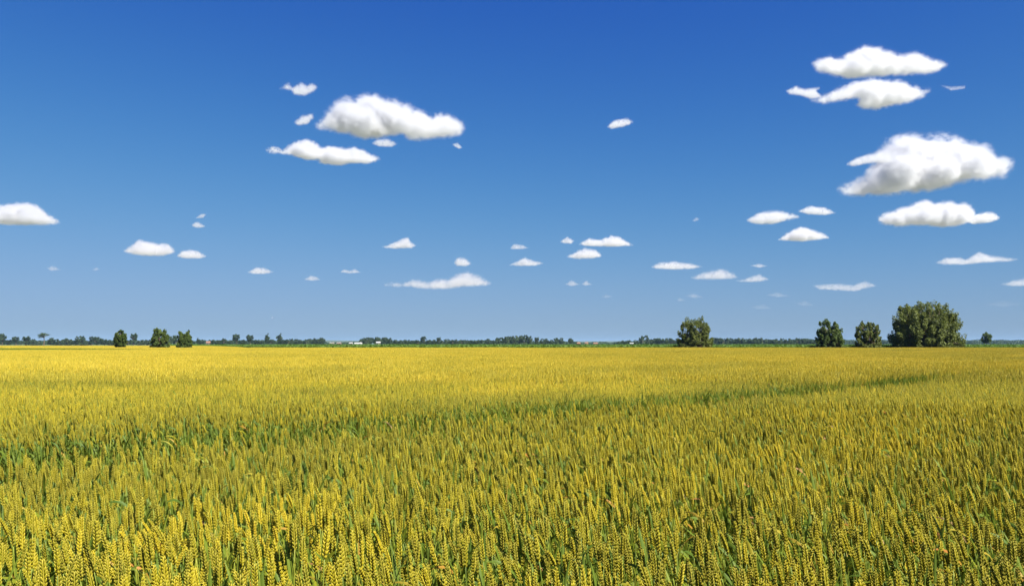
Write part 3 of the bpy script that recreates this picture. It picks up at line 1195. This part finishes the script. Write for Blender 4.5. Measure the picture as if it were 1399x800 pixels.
def cloud(poly, tau, label, seed, alt=900.0, col=(1.0, 1.0, 1.0), fluff=1.0, group=None):
    rnd = random.Random(seed)
    poly = np.array(poly, dtype=float)
    ybot = poly[:, 1].max()
    elev = max(469.8 - ybot, 22.0)
    d = alt * FPX / elev
    k = d / FPX
    lo, hi = poly.min(0), poly.max(0)
    w, h = hi - lo
    step = max(min(w, h) / 26, .12)
    gx, gy = np.meshgrid(np.arange(lo[0], hi[0], step), np.arange(lo[1], hi[1], step))
    P = np.stack([gx.ravel(), gy.ravel()], 1)
    P = P[[in_poly(p[0], p[1], poly) for p in P]]
    D = np.min([seg_dist(P, poly[i], poly[(i + 1) % len(poly)]) for i in range(len(poly))], axis=0)
    cover = np.zeros(len(P), bool)
    order = np.argsort(-D)
    circ = []
    rmin = max(h * .035, step)
    for i in order:
        if D[i] < rmin or len(circ) > 320:
            break
        if cover[i]:
            continue
        circ.append((P[i][0], P[i][1], D[i]))
        cover |= np.linalg.norm(P - P[i], axis=1) < D[i] * .62
    verts, faces = [], []
    cx, cy = (lo + hi) / 2
    rmax = max(c[2] for c in circ)

    def ball(p, r):
        b = len(verts)
        q = Matrix.Rotation(rnd.uniform(0, 6), 3, "Z") @ Matrix.Rotation(rnd.uniform(0, 6), 3, "X")
        verts.extend(tuple(p + (q @ v) * r) for v in ICOV)
        faces.extend(tuple(b + i for i in f) for f in ICOF)
    c0 = at(cx, cy, d)
    for x, y, r in circ:
        p = at(x, y, d) - c0
        rr = r * k * 1.04 + .014 * h * k
        ball(p, rr)
        for q in (-1, 1):
            off = q * rnd.uniform(.5, 1.25) * rmax * k * (.4 + r / rmax)
            s = rnd.uniform(.55, .9)
            ball(at(x, y, d + off) - c0 + Vector((rnd.gauss(0, .15) * rr, 0, -rr * (1 - s) * .6)), rr * s)
    me = bpy.data.meshes.new("cloud_tmp")
    me.from_pydata(verts, [], faces)
    to = bpy.data.objects.new("cloud_tmp", me)
    COL.objects.link(to)
    md = to.modifiers.new("r", "REMESH")
    md.mode = "VOXEL"
    md.voxel_size = max(min(h * k / 34, w * k / 80), w * k / 190)
    dg = bpy.context.evaluated_depsgraph_get()
    m2 = bpy.data.meshes.new_from_object(to.evaluated_get(dg))
    bpy.data.objects.remove(to)
    n = len(m2.vertices)
    co = np.empty(n * 3); nr = np.empty(n * 3)
    m2.vertices.foreach_get("co", co)
    m2.vertices.foreach_get("normal", nr)
    co = co.reshape(-1, 3); nr = nr.reshape(-1, 3)
    hk = h * k
    amp = np.empty(n)
    sv = Vector((seed * 13.7, seed * 5.1, 0))
    zmin, zmax = co[:, 2].min(), co[:, 2].max()
    for i in range(n):
        v = Vector(co[i]) / hk
        a = 0.0
        a += 0.045 * (1 - 2 * abs(noise.noise(v * 3.2 + sv)))
        a += 0.042 * (1 - 2 * abs(noise.noise(v * 7.5 + sv)))
        a += 0.030 * (1 - 2 * abs(noise.noise(v * 16 + sv)))
        a += 0.022 * noise.noise(v * 34 + sv)
        z = (co[i, 2] - zmin) / (zmax - zmin)
        amp[i] = a * (0.45 + 0.75 * z)
    co = co + nr * (amp * hk * fluff)[:, None]
    m2.vertices.foreach_set("co", co.ravel())
    m2.update()
    thick = 2.2 * rmax * k
    m2.materials.clear()
    m2.materials.append(M_SKIN)
    m2.polygons.foreach_set("use_smooth", np.ones(len(m2.polygons), dtype=bool))
    m2.name = "cloud"
    o = obj("cloud", m2)
    o.location = c0
    vapour(o, max(rmax * k * 2 / 34, w * k / 170), rmax * k * 0.42, cloud_mat("cloud_vapour", tau / thick * 1.7, col, hk, seed, 0.72 if tau > 2 else 0.65))
    tag(o, label, "cloud", group)
    return o


def Z(x0, y0, s, *pts):
    return [(x0 + x * s, y0 + y * s) for x, y in pts]


A = lambda *p: Z(350, 90, .25, *p)
B = lambda *p: Z(1050, 40, .25, *p)
C3 = lambda *p: Z(1000, 170, .2875, *p)
L4 = lambda *p: Z(0, 240, .25, *p)
E5 = lambda *p: Z(350, 290, .25, *p)
F6 = lambda *p: Z(650, 290, .25, *p)
G7 = lambda *p: Z(1000, 300, .2852, *p)
CLOUDS = [
    (A((300, 335), (365, 290), (395, 245), (450, 200), (490, 180), (540, 185), (600, 163), (650, 165), (720, 190), (770, 190), (800, 215), (840, 215), (900, 255), (970, 280), (1000, 258), (1050, 265), (1100, 290), (1145, 330), (1120, 375), (1060, 392), (980, 395), (900, 412), (830, 405), (800, 370), (700, 390), (600, 402), (520, 385), (430, 360)),
     9, "largest white cloud of the middle sky, humped with a rounded tail"),
    (A((40, 470), (90, 440), (150, 460), (200, 425), (285, 405), (345, 435), (335, 450), (400, 440), (490, 455), (540, 445), (610, 475), (690, 510), (600, 535), (520, 530), (460, 545), (330, 535), (350, 515), (280, 515), (200, 490), (150, 478)),
     5.5, "long lumpy white cloud directly under the humped one"),
    (A((120, 125), (180, 90), (200, 115), (245, 90), (280, 105), (310, 92), (340, 115), (310, 145), (265, 168), (205, 160), (190, 135)),
     1.4, "small ragged cloud above and outside the humped cloud"),
    (A((205, 310), (250, 275), (305, 262), (315, 280), (280, 320), (230, 328)), 1.3, "small slanting puff at the thin end of the humped cloud"),
    (A((630, 425), (660, 400), (720, 398), (775, 425), (740, 445), (670, 442)), 1.0, "small oval puff hanging under the belly of the humped cloud"),
    (A((1068, 430), (1100, 420), (1132, 450), (1105, 454)), .6, "tiny faint puff under the rounded tail of the humped cloud"),
    (B((235, 180), (330, 148), (400, 160), (430, 135), (500, 100), (540, 92), (590, 105), (660, 125), (740, 140), (800, 122), (850, 150), (930, 170), (1000, 195), (930, 230), (860, 250), (760, 250), (640, 258), (560, 262), (470, 272), (380, 265), (300, 240), (265, 235)),
     5.5, "highest white cloud, long and ragged topped"),
    (B((210, 385), (330, 350), (420, 305), (540, 270), (640, 278), (700, 280), (780, 305), (830, 325), (910, 325), (840, 370), (760, 405), (660, 425), (590, 443), (500, 435), (475, 410), (490, 380), (420, 385), (310, 408)),
     5.5, "pointed white cloud just below the highest ragged one"),
    (B((95, 335), (150, 310), (200, 325), (285, 316), (262, 338), (300, 372), (230, 385), (180, 365), (110, 357)), 1.5, "thin wisp off the narrow end of the pointed cloud"),
    (B((935, 305), (1000, 313), (1075, 308), (1075, 325), (1000, 337)), .22, "very faint streak beyond the other end of the pointed cloud"),
    (C3((505, 300), (560, 275), (640, 240), (660, 200), (700, 170), (695, 135), (770, 75), (860, 50), (920, 65), (980, 55), (1060, 70), (1120, 100), (1200, 110), (1250, 165), (1310, 160), (1335, 190), (1300, 240), (1210, 260), (1130, 260), (1050, 285), (960, 310), (850, 325), (720, 338), (600, 340), (520, 335)),
     12, "biggest cloud of the whole sky, thick, layered and grey bellied"),
    (C3((540, 190), (590, 160), (660, 140), (760, 130), (760, 180), (650, 185), (580, 200)), 1.3, "thin pale arm reaching off the biggest cloud"),
    (C3((690, 440), (740, 415), (830, 390), (900, 365), (935, 358), (960, 380), (1010, 368), (1080, 375), (1110, 370), (1145, 400), (1160, 440), (1100, 475), (1030, 490), (940, 485), (850, 480), (790, 490), (710, 475)),
     7, "bumpy white cloud with grey patch right under the biggest one"),
    (C3((1105, 460), (1150, 430), (1190, 420), (1235, 418), (1280, 441), (1230, 466), (1150, 475)), 2.5, "small puff touching the end of the bumpy cloud with grey patch"),
    (C3((65, 455), (130, 420), (210, 412), (270, 420), (330, 440), (260, 455), (200, 475), (110, 475)), 3, "flat pale cloud, larger of a slanting pair above the small dome cloud"),
    (C3((310, 412), (370, 388), (440, 395), (500, 420), (440, 432), (360, 428)), 2, "small flat cloud, upper one of a slanting pair"),
    (C3((210, 550), (260, 515), (325, 485), (400, 505), (440, 520), (470, 540), (400, 550), (330, 558), (250, 553)), 5.5, "small dome shaped white cloud with flat base below the slanting pair"),
    (C3((960, 658), (1010, 632), (1080, 628), (1110, 640), (1175, 605), (1230, 620), (1310, 630), (1380, 640), (1310, 652), (1200, 658), (1110, 668), (1000, 668)), 1.6, "long flat pale cloud over the largest willow, with a small peak"),
    (C3((80, 670), (130, 660), (175, 672), (130, 682)), .8, "tiny flat streak just above the double pale cloud"),
    ([(942.5, 379), (960, 372), (986, 367), (1002, 373), (1010, 380), (980, 382.5), (950, 382)], 1.8, "low pale cloud with a peak above the open willow"),
    ([(1003, 383), (1017, 380.5), (1037, 374), (1053, 382), (1034, 385.5), (1011, 385.5)], 1.3, "smaller pale cloud adjoining the peaked one above the open willow"),
    (G7((380, 315), (430, 308), (520, 305), (580, 312), (640, 292), (700, 318), (640, 330), (590, 345), (500, 340), (420, 335)), 1.1, "faint flat cloud with two humps above the thin field tree"),
    ([(1365, 388.5), (1382, 383), (1399, 380), (1422, 385), (1417, 391), (1382, 391.5)], 1.1, "faint pale cloud cut by the picture edge beyond the largest willow"),
    (G7((155, 360), (215, 348), (290, 365), (220, 373)), .35, "faint streak, upper of three above the dense field tree"),
    (G7((90, 415), (150, 404), (200, 428), (120, 430)), .2, "very faint low streak nearest the open willow's crown"),
    (G7((300, 400), (350, 388), (410, 413), (340, 414)), .22, "very faint streak just over the dense field tree"),
    (G7((1200, 405), (1300, 388), (1390, 405), (1300, 420)), .12, "barely visible veil between the largest willow and the lone small tree"),
    (L4((-120, 250), (-60, 200), (0, 160), (60, 155), (130, 147), (190, 153), (230, 185), (270, 215), (310, 235), (335, 262), (250, 272), (100, 272), (-60, 268)), 7, "flat based white cloud cut by the picture edge above the umbrella tree"),
    (L4((665, 412), (720, 380), (760, 350), (830, 362), (870, 372), (910, 367), (945, 390), (960, 420), (890, 440), (780, 440), (710, 427)), 5, "low white cloud above the bushy pair, larger of two side by side"),
    (L4((965, 440), (990, 412), (1040, 405), (1080, 412), (1135, 440), (1090, 454), (1000, 453)), 3, "low white cloud above the bushy pair, smaller of two side by side"),
    (L4((1060, 234), (1100, 208), (1130, 210), (1110, 232)), .6, "tiny slanting puff, upper of two stacked high over the bushy pair"),
    (L4((1045, 265), (1080, 250), (1130, 278), (1090, 287), (1055, 281)), 1.0, "tiny puff, lower of two stacked high over the bushy pair"),
    (L4((250, 505), (290, 490), (340, 515), (280, 522)), .4, "tiny faint streak low over the block shaped tree"),
    (L4((500, 512), (530, 499), (552, 514), (520, 520)), .2, "hardly visible speck of cloud under the larger low white cloud"),
    ([(337, 371.8), (350, 365), (362, 366), (376, 371.5), (362, 374.5), (345, 374.5)], 1.8, "small low cloud above the four slender trees, brighter of the three in line"),
    (E5((255, 367), (300, 345), (330, 350), (356, 370), (300, 375)), 1.1, "small low cloud, middle one of three in line over the wood"),
    (E5((455, 327), (480, 310), (510, 318), (540, 308), (576, 330), (510, 335)), 1.0, "small low twin humped cloud, last of three in line over the wood"),
    (E5((675, 190), (750, 165), (770, 155), (800, 142), (830, 135), (845, 160), (880, 182), (850, 198), (760, 201), (700, 196)), 3, "shoe shaped pale cloud with a knob over the rectangular grove"),
    (E5((1080, 277), (1095, 250), (1130, 246), (1160, 262), (1180, 282), (1150, 296), (1100, 295)), 2.4, "small round puff hovering right above the long low hilly cloud"),
    (E5((685, 397), (740, 380), (800, 385), (850, 365), (890, 365), (940, 380), (1000, 360), (1050, 365), (1100, 335), (1160, 322), (1220, 345), (1270, 375), (1295, 392), (1240, 406), (1120, 410), (1050, 423), (920, 421), (850, 410), (760, 409)), 3.2, "long low hilly cloud with one main dome above the low tree row"),
    (E5((78, 575), (88, 564), (101, 575), (88, 583)), .5, "tiny pink speck of cloud low over the slender poplars"),
    (F6((457, 160), (500, 134), (540, 155), (525, 173), (480, 170)), 1.5, "small puff at the end of the long flat based cloud in midsky"),
    (F6((555, 172), (620, 140), (680, 150), (740, 126), (790, 135), (830, 160), (877, 183), (780, 189), (680, 189), (600, 186)), 4, "long flat based white cloud, upper of two over the middle grove"),
    (F6((490, 244), (560, 210), (605, 196), (660, 208), (697, 239), (640, 253), (560, 256)), 3.5, "small dome cloud, lower of two over the middle grove"),
    (F6((185, 192), (210, 171), (260, 179), (297, 196), (240, 203), (195, 203)), .9, "faint small cloud above the triangular low one"),
    (F6((175, 289), (230, 265), (265, 246), (310, 261), (377, 277), (330, 293), (250, 295)), 2.4, "low triangular cloud straight above the middle grove"),
    (F6((485, 392), (525, 369), (572, 396), (520, 405)), 1.1, "small low hump, bigger of twin humps under the small dome cloud"),
    (F6((575, 392), (605, 372), (640, 396), (600, 402)), .8, "small low hump, smaller of twin humps under the small dome cloud"),
    (F6((680, 460), (715, 449), (752, 459), (715, 469)), .3, "faint streak just below the twin humps"),
    (F6((955, 298), (1000, 275), (1090, 269), (1180, 280), (1247, 298), (1180, 311), (1080, 315), (980, 309)), 2.2, "flat elongated cloud high above the large dark tree of the wood"),
    (F6((1140, 456), (1190, 441), (1247, 464), (1190, 470)), .4, "faint pinkish streak touching the top of the open willow, upper one"),
    (F6((1095, 476), (1115, 464), (1150, 481), (1110, 488)), .3, "faint pinkish streak over the open willow, lower one"),
    (F6((1178, 47), (1205, 25), (1227, 38), (1200, 52)), .25, "tiny faint wisp between the long flat based cloud and the slanting pair"),
    ([(829, 173), (838, 165.5), (855, 162), (866, 167), (852, 173.5), (835, 176.5)], 1.4, "small isolated white puff in the blue centre of the sky"),
]
for i, (poly, tau, lab) in enumerate(CLOUDS):
    yb = max(p[1] for p in poly)
    low = min(1, max(0, (yb - 300) / 120))  # low clouds: reddening by the far air is put into the vapour colour
    cloud(poly, tau * (1.0 - .76 * low), lab, i + 1, alt=620.0 if 'hanging under' in lab else 900.0, col=(.85, .857 - .015 * low, .875 - .03 * low), fluff=1.0 if len(poly) > 8 else 1.6)

# ------------------------------------------------------------------ haze
t = NT("haze_air")
v = t.n("ShaderNodeVolumePrincipled")
v.inputs["Color"].default_value = (0.34, 0.54, 0.84, 1)
v.inputs["Density"].default_value = 0.00006
v.inputs["Anisotropy"].default_value = 0.0
t.l(v.outputs[0], t.out.inputs["Volume"])
mb = MB()
mb.box((-22100, -3100, -1.0), (22100, 26100, 62))
tag(obj("haze", mb.mesh("haze", [t.mat])), "thin pale summer haze over the plain", "haze", kind="stuff")

# ------------------------------------------------------------------ light
SUN_AZ, SUN_EL = R(136), R(51)          # clockwise from the view axis (+Y): from the right, a little behind
sv = Vector((math.sin(SUN_AZ) * math.cos(SUN_EL), math.cos(SUN_AZ) * math.cos(SUN_EL), math.sin(SUN_EL)))
ld = bpy.data.lights.new("sun", "SUN")
ld.energy = 5.0
ld.angle = R(0.53)
ld.color = (1.0, 0.945, 0.85)
lo = bpy.data.objects.new("sun", ld)
COL.objects.link(lo)
lo.rotation_euler = sv.to_track_quat("Z", "Y").to_euler()
w = bpy.data.worlds.new("World")
sc.world = w
w.use_nodes = True
nt = w.node_tree
bg = nt.nodes["Background"]
sky = nt.nodes.new("ShaderNodeTexSky")
sky.sky_type = "NISHITA"
sky.sun_disc = False
sky.sun_elevation = SUN_EL
sky.sun_rotation = SUN_AZ
sky.altitude = 0
sky.air_density = 1.0
sky.dust_density = 0.3
sky.ozone_density = 6.0
EXPO = 1.22
sep = nt.nodes.new("ShaderNodeSeparateColor")
comb = nt.nodes.new("ShaderNodeCombineColor")
nt.links.new(sky.outputs[0], sep.inputs[0])
for ch, (pw, cf, top) in enumerate(((2.2, 4.25, .36), (2.0, 4.45, .54), (.56, 1.02, 2.8))):     # a clear, deep blue summer sky: c x^p / (1 + c x^p / top)
    def sm(op, a, b):
        m = nt.nodes.new("ShaderNodeMath")
        m.operation = op
        for i, q in enumerate((a, b)):
            if isinstance(q, (int, float)):
                m.inputs[i].default_value = q
            else:
                nt.links.new(q, m.inputs[i])
        return m.outputs[0]
    x = sm("MULTIPLY", sm("POWER", sep.outputs[ch], pw), cf * 0.1 ** pw)
    x = sm("DIVIDE", x, sm("ADD", sm("MULTIPLY", x, 1 / top), 1.0))
    nt.links.new(sm("MULTIPLY", x, 20.0 / 2 ** EXPO), comb.inputs[ch])
nt.links.new(comb.outputs[0], bg.inputs["Color"])
bg.inputs["Strength"].default_value = 0.05

# ------------------------------------------------------------------ camera and render settings
cd = bpy.data.cameras.new("camera")
cd.sensor_width = 36
cd.lens = 28
cd.clip_start = 0.05
cd.clip_end = 120000
co = bpy.data.objects.new("camera", cd)
COL.objects.link(co)
co.location = (0, 0, EYE)
co.rotation_euler = (math.pi / 2 + PITCH, 0, 0)
sc.camera = co
sc.render.engine = "CYCLES"
cy = sc.cycles
cy.max_bounces = 16
cy.diffuse_bounces = 3
cy.glossy_bounces = 2
cy.transmission_bounces = 3
cy.volume_bounces = 14
cy.transparent_max_bounces = 24
cy.use_denoising = True
cy.caustics_reflective = False
cy.caustics_refractive = False
vs = sc.view_settings
vs.view_transform = "Standard"
vs.look = "None"
vs.exposure = EXPO
vs.gamma = 1.0
vs.use_curve_mapping = False
